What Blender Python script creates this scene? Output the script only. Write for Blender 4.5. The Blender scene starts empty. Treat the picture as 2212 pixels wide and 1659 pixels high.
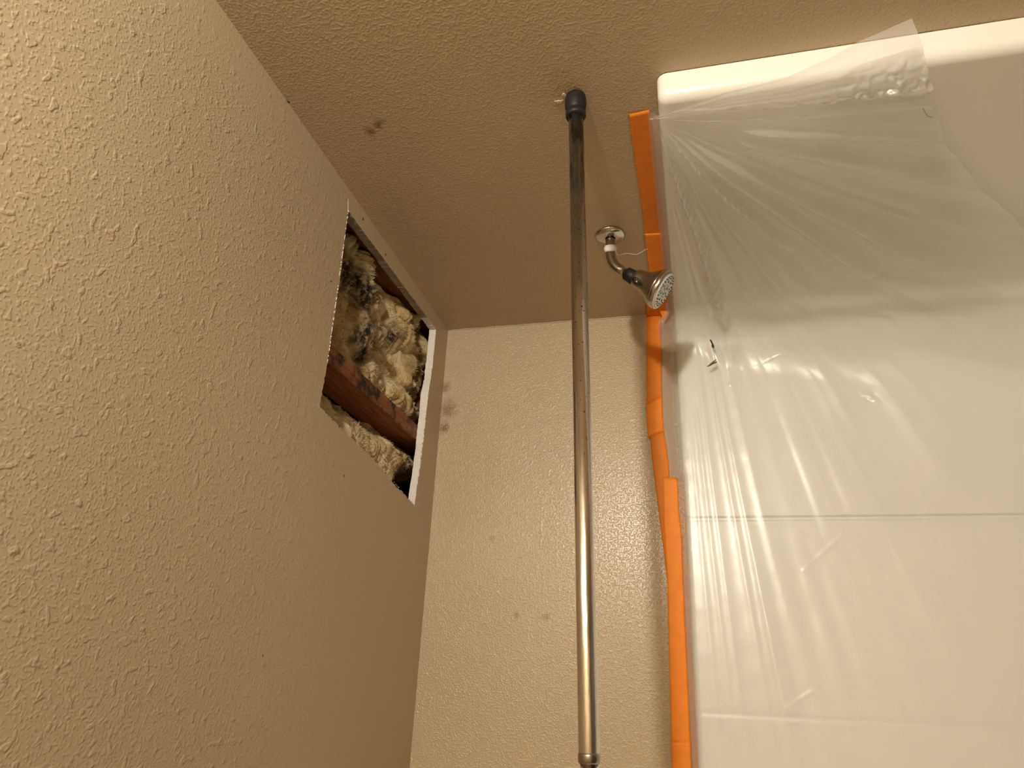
import bpy, bmesh, math, random
import numpy as np
from mathutils import Vector, Matrix
from mathutils.geometry import tessellate_polygon

random.seed(7)
scene = bpy.context.scene
col = scene.collection

# ------------------------------------------------------------------ camera, world, exposure
cam_d = bpy.data.cameras.new('camera')
cam_d.sensor_width = 36.0
cam_d.lens = 1533.0 / 2212.0 * 36.0
cam_d.clip_start = 0.01
cam = bpy.data.objects.new('camera', cam_d)
col.objects.link(cam)
RIGHT = Vector((-0.04334736, -0.2401313, -0.96977212))     # the phone was held on its side: picture right is down
DOWN = Vector((0.91997483, -0.38810259, 0.054979))
FWD = Vector((-0.38957325, -0.88978275, 0.23773798))
m = Matrix((RIGHT, -DOWN, -FWD)).transposed().to_4x4()
m.translation = Vector((0.89008, 1.63985, 1.81269))
cam.matrix_world = m
cam_d.dof.use_dof = True
cam_d.dof.focus_distance = 1.35
cam_d.dof.aperture_fstop = 9.0
scene.camera = cam

world = bpy.data.worlds.new('world')
scene.world = world
world.use_nodes = True
world.node_tree.nodes['Background'].inputs[0].default_value = (0.0, 0.0, 0.0, 1)
world.node_tree.nodes['Background'].inputs[1].default_value = 0.0

scene.view_settings.view_transform = 'Standard'
scene.view_settings.look = 'None'
scene.view_settings.gamma = 1.0
scene.view_settings.use_curve_mapping = False
scene.view_settings.exposure = 0.0
cy = scene.cycles
cy.max_bounces = 5; cy.diffuse_bounces = 3; cy.glossy_bounces = 2; cy.transmission_bounces = 2; cy.transparent_max_bounces = 8
cy.use_light_tree = False; cy.adaptive_threshold = 0.04
LAMP_COLOR = (1.0, 0.945, 0.80)
LAMP_WATTS = 33.5

H = 2.44          # ceiling height
RX, RY = 1.53, 3.1

# ------------------------------------------------------------------ helpers
def tag(o, label=None, cat=None, group=None, kind=None):
    if label: o['label'] = label
    if cat: o['category'] = cat
    if group: o['group'] = group
    if kind: o['kind'] = kind
    return o

def empty(name, loc):
    o = bpy.data.objects.new(name, None)
    o.empty_display_size = 0.02
    o.location = loc
    col.objects.link(o)
    return o

def mesh_obj(name, verts, faces, mat, parent=None, smooth=False, mats=None, mat_idx=None):
    me = bpy.data.meshes.new(name)
    me.from_pydata([tuple(map(float, v)) for v in verts], [], [tuple(map(int, f)) for f in faces])
    for mt in (mats or [mat]):
        me.materials.append(mt)
    if mat_idx is not None:
        me.polygons.foreach_set('material_index', list(mat_idx))
    if smooth:
        me.polygons.foreach_set('use_smooth', [True] * len(me.polygons))
    me.update()
    o = bpy.data.objects.new(name, me)
    col.objects.link(o)
    if parent:
        o.parent = parent
        o.matrix_parent_inverse = Matrix.Translation(-Vector(parent.location))
    return o

def fix_normals(o):
    bm = bmesh.new(); bm.from_mesh(o.data)
    bmesh.ops.recalc_face_normals(bm, faces=bm.faces)
    bm.to_mesh(o.data); bm.free()
    return o

def box(lo, hi):
    x0, y0, z0 = lo; x1, y1, z1 = hi
    v = [(x0, y0, z0), (x1, y0, z0), (x1, y1, z0), (x0, y1, z0), (x0, y0, z1), (x1, y0, z1), (x1, y1, z1), (x0, y1, z1)]
    f = [(0, 3, 2, 1), (4, 5, 6, 7), (0, 1, 5, 4), (1, 2, 6, 5), (2, 3, 7, 6), (3, 0, 4, 7)]
    return v, f

def bevel(o, w, seg=3, ang=40):
    b = o.modifiers.new('bevel', 'BEVEL'); b.width = w; b.segments = seg
    b.limit_method = 'ANGLE'; b.angle_limit = math.radians(ang)
    return o

def lathe(profile, origin, axis, n=48, k_=1.0):
    """profile: (s, r) along axis; closed where r == 0"""
    a = Vector(axis).normalized(); o = Vector(origin)
    t = Vector((0, 0, 1)) if abs(a.z) < 0.9 else Vector((1, 0, 0))
    e1 = a.cross(t).normalized(); e2 = a.cross(e1)
    v, f = [], []
    for s, r in [(s_ * k_, r_ * k_) for s_, r_ in profile]:
        for k in range(n):
            th = 2 * math.pi * k / n
            v.append(o + a * s + (e1 * math.cos(th) + e2 * math.sin(th)) * max(r, 1e-5))
    for i in range(len(profile) - 1):
        for k in range(n):
            k2 = (k + 1) % n
            f.append((i * n + k, i * n + k2, (i + 1) * n + k2, (i + 1) * n + k))
    return v, f

def tube(path, rad, n=20, cap=True):
    pts = [Vector(p) for p in path]
    v, f = [], []
    prev = None
    for i, p in enumerate(pts):
        d = (pts[min(i + 1, len(pts) - 1)] - pts[max(i - 1, 0)]).normalized()
        if prev is None:
            t = Vector((0, 0, 1)) if abs(d.z) < 0.9 else Vector((0, 1, 0))
            e1 = d.cross(t).normalized()
        else:
            e1 = (prev - d * prev.dot(d)).normalized()
        prev = e1
        e2 = d.cross(e1)
        r = rad(i) if callable(rad) else rad
        for k in range(n):
            th = 2 * math.pi * k / n
            v.append(p + (e1 * math.cos(th) + e2 * math.sin(th)) * r)
    for i in range(len(pts) - 1):
        for k in range(n):
            k2 = (k + 1) % n
            f.append((i * n + k, i * n + k2, (i + 1) * n + k2, (i + 1) * n + k))
    if cap:
        f.append(tuple(range(n - 1, -1, -1)))
        f.append(tuple(range((len(pts) - 1) * n, len(pts) * n)))
    return v, f

def _hash(ix, iy, iz, seed):
    h = (ix.astype(np.int64) * 374761393 + iy.astype(np.int64) * 668265263 + iz.astype(np.int64) * 2147483647 + seed * 974634777) & 0xFFFFFFFF
    h = ((h ^ (h >> 13)) * 1274126177) & 0xFFFFFFFF
    h = ((h ^ (h >> 16)) * 2246822519) & 0xFFFFFFFF
    h = h ^ (h >> 15)
    return (h & 0xFFFF) / 32767.5 - 1.0

def vnoise(x, y, z=None, seed=0):
    x = np.asarray(x, float); y = np.asarray(y, float)
    z = np.zeros_like(x) if z is None else np.asarray(z, float)
    x, y, z = np.broadcast_arrays(x, y, z)
    fx, fy, fz = np.floor(x), np.floor(y), np.floor(z)
    tx, ty, tz = x - fx, y - fy, z - fz
    sx, sy, sz = [t * t * t * (t * (t * 6 - 15) + 10) for t in (tx, ty, tz)]
    out = 0
    for dx in (0, 1):
        for dy in (0, 1):
            for dz in (0, 1):
                w = (sx if dx else 1 - sx) * (sy if dy else 1 - sy) * (sz if dz else 1 - sz)
                out = out + w * _hash(fx + dx, fy + dy, fz + dz, seed)
    return out

def smooth01(a, b, x):
    t = np.clip((np.asarray(x, float) - a) / (b - a), 0, 1)
    return t * t * (3 - 2 * t)

def grid_faces(nr, nc):
    r, c = np.meshgrid(np.arange(nr - 1), np.arange(nc - 1), indexing='ij')
    a = (r * nc + c).ravel()
    return np.stack([a, a + 1, a + nc + 1, a + nc], 1)

# ------------------------------------------------------------------ materials
class N:
    def __init__(self, name):
        self.m = bpy.data.materials.new(name); self.m.use_nodes = True
        self.t = self.m.node_tree; self.t.nodes.clear()
        self.out = self.t.nodes.new('ShaderNodeOutputMaterial')
        self.co = self.t.nodes.new('ShaderNodeTexCoord').outputs['Object']
    def n(self, typ, **kw):
        nd = self.t.nodes.new(typ)
        for k, v in kw.items():
            if k.startswith('_'): setattr(nd, k[1:], v)
            else:
                i = nd.inputs[int(k[1:])] if k[0] == 'i' and k[1:].isdigit() else nd.inputs[k.replace('__', ' ')]
                if hasattr(v, 'is_output') or isinstance(v, bpy.types.NodeSocket): self.t.links.new(v, i)
                else: i.default_value = v
        return nd
    def math(self, op, a, b=0.0, c=0.0, clamp=False):
        return self.n('ShaderNodeMath', _operation=op, _use_clamp=clamp, i0=a, i1=b, i2=c).outputs[0]
    def noise(self, scale, detail=2.0, rough=0.5, co=None, dist=0.0):
        return self.n('ShaderNodeTexNoise', Vector=co or self.co, Scale=scale, Detail=detail, Roughness=rough, Distortion=dist).outputs['Fac']
    def flat(self, axes):
        """the two in-plane coordinates of a flat surface"""
        x = self.n('ShaderNodeSeparateXYZ', Vector=self.co).outputs
        return self.n('ShaderNodeCombineXYZ', X=x['XYZ'.index(axes[0])], Y=x['XYZ'.index(axes[1])]).outputs[0]
    def noise2(self, co, scale, detail=0.0):
        return self.n('ShaderNodeTexNoise', _noise_dimensions='2D', Vector=co, Scale=scale, Detail=detail).outputs['Fac']
    def ramp(self, v, a, b, lo=0.0, hi=1.0):
        nd = self.n('ShaderNodeMapRange', _interpolation_type='SMOOTHSTEP', Value=v)
        nd.inputs['From Min'].default_value = a; nd.inputs['From Max'].default_value = b
        nd.inputs['To Min'].default_value = lo; nd.inputs['To Max'].default_value = hi
        return nd.outputs[0]
    def mix(self, f, a, b):
        nd = self.n('ShaderNodeMix', _data_type='RGBA')
        nd.clamp_factor = True
        for s, v in ((nd.inputs[0], f), (nd.inputs[6], a), (nd.inputs[7], b)):
            if isinstance(v, bpy.types.NodeSocket): self.t.links.new(v, s)
            else: s.default_value = v if not isinstance(v, tuple) else (*v[:3], 1)
        return nd.outputs[2]
    def bump(self, h, dist, strength=1.0, normal=None):
        nd = self.n('ShaderNodeBump', Strength=strength, Distance=dist, Height=h)
        if normal is not None: self.t.links.new(normal, nd.inputs['Normal'])
        return nd.outputs[0]
    def blob(self, p, r, soft, wob=0.0, wscale=60.0):
        """1 inside a ragged spot of radius r round the point p"""
        d = self.n('ShaderNodeVectorMath', _operation='DISTANCE', i0=self.co, i1=p).outputs['Value']
        if wob:
            key = 'wob%g' % wscale
            if not hasattr(self, key): setattr(self, key, self.math('SUBTRACT', self.noise(wscale, 2.0), 0.5))
            d = self.math('MULTIPLY_ADD', getattr(self, key), wob, d)
        return self.ramp(d, r - soft, r + soft, 1.0, 0.0)
    def pbr(self, color, rough=0.5, metal=0.0, normal=None, spec=0.5, **kw):
        b = self.n('ShaderNodeBsdfPrincipled')
        def put(k, v):
            if isinstance(v, bpy.types.NodeSocket): self.t.links.new(v, b.inputs[k])
            elif isinstance(v, tuple) and len(v) == 3: b.inputs[k].default_value = (*v, 1)
            else: b.inputs[k].default_value = v
        put('Base Color', color); put('Roughness', rough); put('Metallic', metal); put('Specular IOR Level', spec)
        if normal is not None: put('Normal', normal)
        for k, v in kw.items(): put(k.replace('__', ' '), v)
        self.t.links.new(b.outputs[0], self.out.inputs[0])
        return self.m

WALL = (0.50, 0.382, 0.248)

def m_ceiling():
    k = N('ceiling_paint')
    y = k.n('ShaderNodeSeparateXYZ', Vector=k.co).outputs
    amt = k.ramp(y[1], 0.18, 0.95, 0.12, 1.0)
    amt = k.math('MULTIPLY', amt, k.ramp(y[0], 0.0, 0.16, 0.4, 1.0))
    fl = k.flat('XY')
    big = k.ramp(k.noise2(fl, 105.0, 1.0), 0.58, 0.76)
    mid = k.ramp(k.noise2(fl, 300.0), 0.56, 0.80)
    dab = k.ramp(k.noise2(fl, 70.0), 0.72, 0.82)
    h = k.math('MULTIPLY_ADD', mid, 0.55, k.math('MULTIPLY_ADD', dab, 0.9, k.math('MULTIPLY', big, 0.65)))
    h = k.math('MULTIPLY', h, amt)
    nrm = k.bump(h, 0.00055)
    c = k.mix(k.noise2(fl, 2.5), tuple(x * 0.95 for x in WALL), tuple(x * 1.05 for x in WALL))
    for p, r in (((0.546, 0.472, H), 0.0022), ((0.867, 0.641, H), 0.0016), ((0.0195, 0.542, H), 0.003), ((0.029, 0.424, H), 0.003), ((0.217, 0.6245, H), 0.002)):
        c = k.mix(k.blob(p, r, 0.0008, 0.002, 300.0), c, (0.05, 0.03, 0.015))
    return k.pbr(c, 0.42, normal=nrm, spec=0.4)

def m_wall(name, axes, stains, scale=1.0, dist=0.0006, rough=0.36, spec=0.5):
    k = N(name)
    fl = k.flat(axes)
    a = k.ramp(k.noise2(fl, 240.0 * scale), 0.45, 0.80)
    b = k.ramp(k.noise2(fl, 120.0 * scale), 0.52, 0.80)
    h = k.math('MULTIPLY_ADD', b, 0.5, a)
    nrm = k.bump(h, dist)
    nz = k.noise2(fl, 4.0)
    c = k.mix(nz, tuple(x * 0.96 for x in WALL), tuple(x * 1.04 for x in WALL))
    for p, r, s, w, dark in stains:
        c = k.mix(k.blob(p, r, s, w, 70.0), c, dark)
    ro = rough
    return k.pbr(c, ro, normal=nrm, spec=spec)

def m_simple(name, color, rough=0.5, metal=0.0, spec=0.5, nscale=0.0, nd=0.0, vary=0.0, vscale=20.0):
    k = N(name)
    c = color
    if vary:
        c = k.mix(k.noise(vscale, 4.0, 0.6), tuple(x * (1 - vary) for x in color), tuple(min(1, x * (1 + vary)) for x in color))
    nrm = k.bump(k.noise(nscale, 3.0), nd) if nscale else None
    return k.pbr(c, rough, metal, nrm, spec)

def m_tape(name, color):
    k = N(name)
    n1 = k.noise(40.0, 3.0)
    c = k.mix(k.ramp(n1, 0.3, 0.75), tuple(x * 0.95 for x in color), tuple(min(1, x * 1.04) for x in color))
    nrm = k.bump(k.math('MULTIPLY_ADD', k.noise(900.0, 1.0), 0.15, k.noise(50.0, 1.0)), 0.0004)
    return k.pbr(c, 0.55, normal=nrm, spec=0.3)

def m_wood(name, c0, c1, mold=0.0):
    k = N(name)
    mp = k.n('ShaderNodeMapping', Vector=k.co, Scale=(60.0, 3.0, 60.0)).outputs[0]
    g = k.noise(2.2, 5.0, 0.6, co=mp, dist=1.2)
    c = k.mix(k.ramp(g, 0.3, 0.7), c0, c1)
    if mold:
        sz = k.n('ShaderNodeSeparateXYZ', Vector=k.co).outputs
        low = k.ramp(sz[2], 2.4600, 2.4625, 1.0, 0.0)                # mould growing on the damp underside
        mk = k.math('MULTIPLY', k.ramp(k.noise(22.0, 5.0, 0.7), 0.45, 0.62), low)
        c = k.mix(mk, c, (0.010, 0.007, 0.006))
        kn = k.blob((0.35, 0.545, 2.475), 0.010, 0.006, 0.01, 60.0)
        c = k.mix(kn, c, (0.10, 0.025, 0.012))
    nrm = k.bump(g, 0.0012)
    return k.pbr(c, 0.62, normal=nrm, spec=0.3)

def m_insulation(name, mold):
    k = N(name)
    n1 = k.noise(16.0, 5.0, 0.62)
    c = k.mix(k.ramp(n1, 0.3, 0.7), (0.50, 0.33, 0.13), (0.78, 0.64, 0.40))
    c = k.mix(k.ramp(k.noise(7.0, 2.0), 0.52, 0.72), c, (0.46, 0.26, 0.085))
    if mold:
        g = k.noise(48.0, 4.0, 0.72)
        x3 = k.n('ShaderNodeSeparateXYZ', Vector=k.co).outputs; full = k.co
        k.co = k.n('ShaderNodeCombineXYZ', X=x3[0], Y=x3[1], Z=2.475).outputs[0]
        acc = None
        for p, r in (((0.10, 0.53, 2.475), 0.030), ((0.11, 0.49, 2.475), 0.036), ((0.105, 0.44, 2.475), 0.040), ((0.115, 0.40, 2.475), 0.042),
                     ((0.155, 0.385, 2.475), 0.034), ((0.205, 0.395, 2.475), 0.030), ((0.16, 0.29, 2.475), 0.024), ((0.127, 0.225, 2.475), 0.022), ((0.24, 0.36, 2.475), 0.03)):
            b = k.blob(p, r, 0.022, 0.05, 30.0)
            acc = b if acc is None else k.math('MAXIMUM', acc, b)
        k.co = full
        soot = k.math('MULTIPLY', acc, k.ramp(g, 0.36, 0.56))
        c = k.mix(k.math('MULTIPLY', acc, 0.5), c, (0.30, 0.20, 0.11))
        c = k.mix(soot, c, (0.018, 0.014, 0.012))
    nrm = k.bump(k.noise(150.0, 4.0, 0.7, dist=1.0), 0.003, 0.7)
    return k.pbr(c, 0.95, normal=nrm, spec=0.05, Sheen__Weight=0.15)

def m_film(name, haze):
    k = N(name)
    fac = k.n('ShaderNodeLayerWeight', Blend=0.5).outputs['Facing']
    edge = k.math('POWER', fac, 3.0)
    nrm = k.bump(k.noise(28.0, 0.0), 0.0016, 0.6)
    dif = k.n('ShaderNodeBsdfDiffuse', Color=(0.96, 0.955, 0.945, 1)).outputs[0]
    tra = k.n('ShaderNodeBsdfTranslucent', Color=(0.96, 0.955, 0.945, 1)).outputs[0]
    body = k.n('ShaderNodeMixShader', i0=0.5, i1=dif, i2=tra).outputs[0]
    clear = k.n('ShaderNodeBsdfTransparent', Color=(1.0, 1.0, 1.0, 1)).outputs[0]
    hz = k.math('MULTIPLY_ADD', edge, 0.12, haze, clamp=True)
    a = k.n('ShaderNodeMixShader', i0=hz, i1=clear, i2=body).outputs[0]
    gl = k.n('ShaderNodeBsdfGlossy', Color=(1, 1, 1, 1), Roughness=0.30, Normal=nrm).outputs[0]
    fr = k.n('ShaderNodeFresnel', IOR=1.52, Normal=nrm).outputs[0]
    s = k.n('ShaderNodeMixShader', i0=k.math('MINIMUM', k.math('MULTIPLY', fr, 1.0), 0.22), i1=a, i2=gl).outputs[0]
    k.t.links.new(s, k.out.inputs[0])
    return k.m

def m_rod():
    k = N('tarnished_chrome')
    mp = k.n('ShaderNodeMapping', Vector=k.co, Scale=(8.0, 60.0, 60.0)).outputs[0]
    g = k.noise(2.0, 5.0, 0.65, co=mp)
    x = k.n('ShaderNodeSeparateXYZ', Vector=k.co).outputs[0]
    rust = k.math('MULTIPLY', k.ramp(x, 0.14, 0.34, 1.0, 0.0), k.ramp(g, 0.28, 0.60))
    pit = k.math('MULTIPLY', k.ramp(k.noise(260.0, 1.0), 0.66, 0.74), k.ramp(x, 0.45, 0.8, 1.0, 0.0))
    c = k.mix(k.ramp(g, 0.3, 0.7), (0.70, 0.65, 0.59), (0.84, 0.79, 0.73))
    c = k.mix(rust, c, (0.085, 0.055, 0.035))
    c = k.mix(pit, c, (0.07, 0.045, 0.03))
    ro = k.math('MULTIPLY_ADD', rust, 0.28, k.ramp(g, 0.3, 0.7, 0.12, 0.20))
    return k.pbr(c, ro, metal=1.0, normal=k.bump(g, 0.0004))

def m_emit(name, color, strength):
    k = N(name)
    e = k.n('ShaderNodeEmission', Color=(*color, 1), Strength=strength).outputs[0]
    k.t.links.new(e, k.out.inputs[0])
    return k.m

DK = (0.29, 0.20, 0.115)
M_CEIL = m_ceiling()
M_GYP = m_simple('gypsum', (0.80, 0.74, 0.68), 0.9, spec=0.1, nscale=180.0, nd=0.001, vary=0.08)
M_GYPD = m_simple('shaded_dirty_gypsum', (0.30, 0.25, 0.20), 0.9, spec=0.1, nscale=120.0, nd=0.001, vary=0.35, vscale=35.0)  # cut face on the end-wall side: shade put into the grey, with mottled dirt
M_WEND = m_wall('end_wall_paint', 'YZ', [((0, 0.7705, 2.3076), 0.008, 0.007, 0.03, (0.24, 0.165, 0.085)), ((0, 0.755, 2.330), 0.009, 0.008, 0.014, (0.27, 0.18, 0.09)),
                                   ((0, 0.848, 2.44), 0.003, 0.001, 0.002, (0.04, 0.025, 0.01))], 1.0, 0.00032, 0.42, 0.40)
M_WBACK = m_wall('back_wall_paint', 'XZ', [((0.234, 0, 2.422), 0.020, 0.018, 0.03, DK), ((0.170, 0, 2.436), 0.012, 0.012, 0.02, DK), ((0.286, 0, 2.428), 0.012, 0.010, 0.02, (0.25, 0.16, 0.09)),
                                     ((0.744, 0, 2.2134), 0.008, 0.006, 0.008, (0.39, 0.28, 0.165)), ((0.746, 0, 2.146), 0.008, 0.006, 0.012, (0.40, 0.29, 0.175)), ((0.571, 0, 2.282), 0.006, 0.005, 0.008, (0.40, 0.29, 0.175))],
                1.1, 0.00040, 0.31, 0.55)
M_WALL = m_wall('wall_paint', 'XZ', [], 1.0)
M_SURR = m_simple('fiberglass_gelcoat', (0.80, 0.775, 0.71), 0.36, spec=0.5)
M_TAPE = m_tape('orange_tape', (0.78, 0.22, 0.012))
M_TAPE2 = m_tape('orange_tape_doubled', (0.92, 0.27, 0.016))
M_FILM = m_film('plastic_film', 0.30)
M_FILM2 = m_film('plastic_film_flap', 0.40)
M_ROD = m_rod()
M_RUBBER = m_simple('black_rubber', (0.016, 0.014, 0.013), 0.5, spec=0.3, nscale=120.0, nd=0.0008, vary=0.3, vscale=60.0)
M_CHROME = m_simple('brushed_nickel', (0.60, 0.57, 0.52), 0.16, 1.0, nscale=30.0, nd=0.0002, vary=0.06)
M_CHROME_D = m_simple('dull_nickel', (0.42, 0.38, 0.33), 0.24, 1.0, nscale=40.0, nd=0.0003, vary=0.1)
M_FACE = m_simple('grey_face_plastic', (0.78, 0.78, 0.76), 0.4, 0.0, vary=0.05)
M_BLACK = m_simple('black_nozzle_rubber', (0.012, 0.011, 0.010), 0.5)
M_PTFE = m_simple('white_thread_tape', (0.88, 0.84, 0.80), 0.6, nscale=300.0, nd=0.0006, vary=0.04)
M_WOOD = m_wood('joist_wood', (0.16, 0.045, 0.016), (0.34, 0.115, 0.040), 1.0)
M_WOOD2 = m_wood('plate_wood', (0.13, 0.040, 0.015), (0.24, 0.085, 0.030), 0.0)
M_INS1 = m_insulation('mouldy_insulation', True)
M_INS2 = m_insulation('clean_insulation', False)
M_FLOOR = m_simple('dark_vinyl_floor', (0.06, 0.045, 0.035), 0.5, vary=0.3, vscale=9.0)
M_PAINTCHIP = m_simple('paint_chip', (0.62, 0.48, 0.36), 0.7, vary=0.08, vscale=90.0)
M_DEBRIS_D = m_simple('dark_debris', (0.02, 0.022, 0.016), 0.7, vary=0.3, vscale=300.0)
M_DEBRIS_B = m_simple('brown_debris', (0.16, 0.085, 0.045), 0.8, vary=0.2, vscale=300.0)
M_CAULK = m_simple('old_caulk', (0.50, 0.40, 0.29), 0.4, vary=0.1, vscale=40.0)

# ------------------------------------------------------------------ room shell
def shell(name, lo, hi, mat, label, cat):
    v, f = box(lo, hi)
    return tag(mesh_obj(name, v, f, mat), label, cat, kind='structure')

RW = 2.7                      # the room is wider than the tub alcove
shell('floor', (-0.12, -0.12, -0.1), (RW + 0.12, RY + 0.12, 0.0), M_FLOOR, 'dark vinyl bathroom floor below the frame', 'floor')
shell('wall_end', (-0.115, -0.12, 0.0), (0.0, RY + 0.12, H), M_WEND, 'textured tan wall carrying the shower head and the rod end', 'wall')
shell('wall_back', (0.0, -0.115, 0.0), (RX, 0.0, H), M_WBACK, 'glossy tan wall strip above the taped plastic behind the rod', 'wall')
shell('wall_alcove', (RX, -0.12, 0.0), (RX + 0.115, 0.84, H), M_WALL, 'tan wall at the other end of the tub', 'wall')
shell('wall_side', (RX + 0.115, 0.72, 0.0), (RW, 0.84, H), M_WALL, 'tan wall beside the tub alcove', 'wall')
shell('wall_far', (RW, 0.72, 0.0), (RW + 0.115, RY + 0.12, H), M_WALL, 'tan wall across the room from the shower', 'wall')
shell('wall_front', (0.0, RY, 0.0), (RW, RY + 0.115, H), M_WALL, 'tan wall behind the camera', 'wall')

# ceiling: drywall sheet with a ragged hand-cut hole
hole_key = [(0.0444, 0.6049), (0.0909, 0.6011), (0.1917, 0.5945), (0.2902, 0.5929), (0.3748, 0.5924), (0.4564, 0.5949), (0.4681, 0.4918), (0.4771, 0.3745),
            (0.4852, 0.3261), (0.5005, 0.2475), (0.5175, 0.1184), (0.4457, 0.1072), (0.3510, 0.1007), (0.2287, 0.0985), (0.1463, 0.0880), (0.0430, 0.0880),
            (0.0419, 0.1480), (0.0440, 0.3194), (0.0442, 0.5001)]
rng = random.Random(3)
hole = []
for i, p in enumerate(hole_key):
    q = hole_key[(i + 1) % len(hole_key)]
    L = math.hypot(q[0] - p[0], q[1] - p[1]); n = max(2, int(L / 0.006))
    nx, ny = -(q[1] - p[1]) / L, (q[0] - p[0]) / L
    for k in range(n):
        t = k / n
        j = 0.0 if k == 0 else rng.gauss(0, 0.0007)
        hole.append((p[0] + (q[0] - p[0]) * t + nx * j, p[1] + (q[1] - p[1]) * t + ny * j))
TH = 0.019
outer = [(-0.10, -0.10), (RW + 0.10, -0.10), (RW + 0.10, RY + 0.10), (-0.10, RY + 0.10)]
flat = outer + hole
tris = tessellate_polygon([[Vector((x, y, 0)) for x, y in outer], [Vector((x, y, 0)) for x, y in hole]])
nf = len(flat); nh = len(hole)
cv = [(x, y, H) for x, y in flat] + [(x, y, H + TH) for x, y in outer]
# upper rim of the cut is broken back a little, unevenly
hc = Vector((0.27, 0.34))
for i, (x, y) in enumerate(hole):
    d = (Vector((x, y)) - hc).normalized()
    back = 0.0010 + 0.0035 * max(0.0, math.sin(i * 0.23)) * rng.random()
    if y < 0.112 and 0.14 < x < 0.36: back -= 0.004 * (0.5 + 0.5 * math.sin(x * 60))
    cv.append((x + d.x * back, y + d.y * back, H + TH))
cf, ci = [], []
for a, b, c in tris:
    A, B, C_ = [Vector(flat[i]) for i in (a, b, c)]
    cr = (B - A).cross(C_ - A)
    lowt = (a, c, b) if cr > 0 else (a, b, c)
    cf.append(lowt); ci.append(0)
    cf.append(tuple(nf + i for i in reversed(lowt))); ci.append(1)
for i in range(nh):
    j = (i + 1) % nh
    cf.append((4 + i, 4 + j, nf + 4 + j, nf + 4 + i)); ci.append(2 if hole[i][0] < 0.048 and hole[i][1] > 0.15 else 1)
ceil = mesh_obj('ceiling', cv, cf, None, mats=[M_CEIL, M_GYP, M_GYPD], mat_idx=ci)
tag(ceil, 'textured tan drywall ceiling with a ragged hole cut in the corner', 'ceiling', kind='structure')

# torn paper and crumbs of gypsum along the cut
def fringe(pa, pb, n, size, seed):
    r = random.Random(seed); v, f = [], []
    for _ in range(n):
        t = r.random(); w = r.uniform(0.3, 1.0) * size; l = r.uniform(0.8, 2.5) * size
        x = pa[0] + (pb[0] - pa[0]) * t; y = pa[1] + (pb[1] - pa[1]) * t
        d = Vector((pb[0] - pa[0], pb[1] - pa[1], 0)).normalized(); nn = Vector((-d.y, d.x, 0))
        if (hc - Vector((x, y))).dot(nn.xy) < 0: nn = -nn
        c = Vector((x, y, H - r.uniform(0.0, 0.0008)))
        b = len(v)
        v += [c - d * l, c + d * l, c + d * l * 0.3 + nn * w + Vector((0, 0, -0.0008)), c + d * l * 0.2 + Vector((0, 0, 0.0012)), c - d * l * 0.5 + nn * w * 0.5 + Vector((0, 0, 0.0016))]
        f += [(b, b + 1, b + 2), (b, b + 2, b + 4), (b + 1, b + 3, b + 2), (b + 3, b + 4, b + 2), (b, b + 4, b + 3, b + 1)]
    return v, f
for pa, pb, n, s, sd in (((0.4564, 0.5949), (0.4852, 0.3261), 70, 0.0014, 1), ((0.4852, 0.3261), (0.5175, 0.1184), 40, 0.0013, 2),
                         ((0.0444, 0.6049), (0.3748, 0.5924), 70, 0.0010, 3), ((0.5175, 0.1184), (0.2287, 0.0990), 60, 0.0011, 4)):
    v, f = fringe(pa, pb, n, s, sd)
    tag(mesh_obj('torn_paper_edge', v, f, M_GYP, ceil), 'white torn drywall paper along the cut', kind='stuff')
def sliver(name, a, b, w, parent):
    a = Vector((*a, H - 0.0004)); b = Vector((*b, H - 0.0004)); d = (b - a).normalized(); n = Vector((-d.y, d.x, 0)) * w
    v = [a, b + n, b - n, a + Vector((0, 0, 0.002)), b + n + Vector((0, 0, 0.002)), b - n + Vector((0, 0, 0.002))]
    f = [(0, 1, 2), (3, 5, 4), (0, 3, 4, 1), (1, 4, 5, 2), (2, 5, 3, 0)]
    return tag(fix_normals(mesh_obj(name, v, f, M_GYP, parent)), 'white saw overcut at the corner of the hole')
sliver('saw_overcut', (0.0216, 0.6117), (0.0460, 0.6045), 0.0013, ceil)
sliver('saw_overcut', (0.4535, 0.6035), (0.4570, 0.5930), 0.0008, ceil)
sliver('saw_overcut', (0.5225, 0.1150), (0.5140, 0.1190), 0.0010, ceil)

# caulk bead in the wall corner
path = [(0.0006, 0.0006 + 0.0003 * math.sin(i * 1.7), 1.86 + i * 0.012) for i in range(49)]
v, f = tube(path, lambda i: 0.0017 + 0.0003 * math.sin(i * 0.9), 8)
tag(mesh_obj('trim_1', v, f, M_CAULK, smooth=True), 'thin painted caulk bead in the corner behind the shower head', 'trim', kind='structure')

# ------------------------------------------------------------------ framing and insulation above the hole
v, f = box((0.3125, -0.10, 2.4595), (0.3495, 1.6, 2.545))
jo = tag(bevel(mesh_obj('ceiling_joist', v, f, M_WOOD), 0.0025, 2), 'reddish wooden joist with mould on its underside crossing the ceiling hole', 'joist')
v, f = box((-0.09, -0.10, 2.4595), (0.010, 1.6, 2.53))
tag(bevel(mesh_obj('top_plate', v, f, M_WOOD2), 0.003, 2), 'dark reddish wooden plate along the far edge of the hole', 'plank')
v, f = box((0.06, -0.09, 2.4595), (0.3124, 0.008, 2.53))
tag(bevel(mesh_obj('blocking_board', v, f, M_WOOD2), 0.003, 2), 'dark brown board behind the insulation at the corner side of the hole', 'plank')

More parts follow.
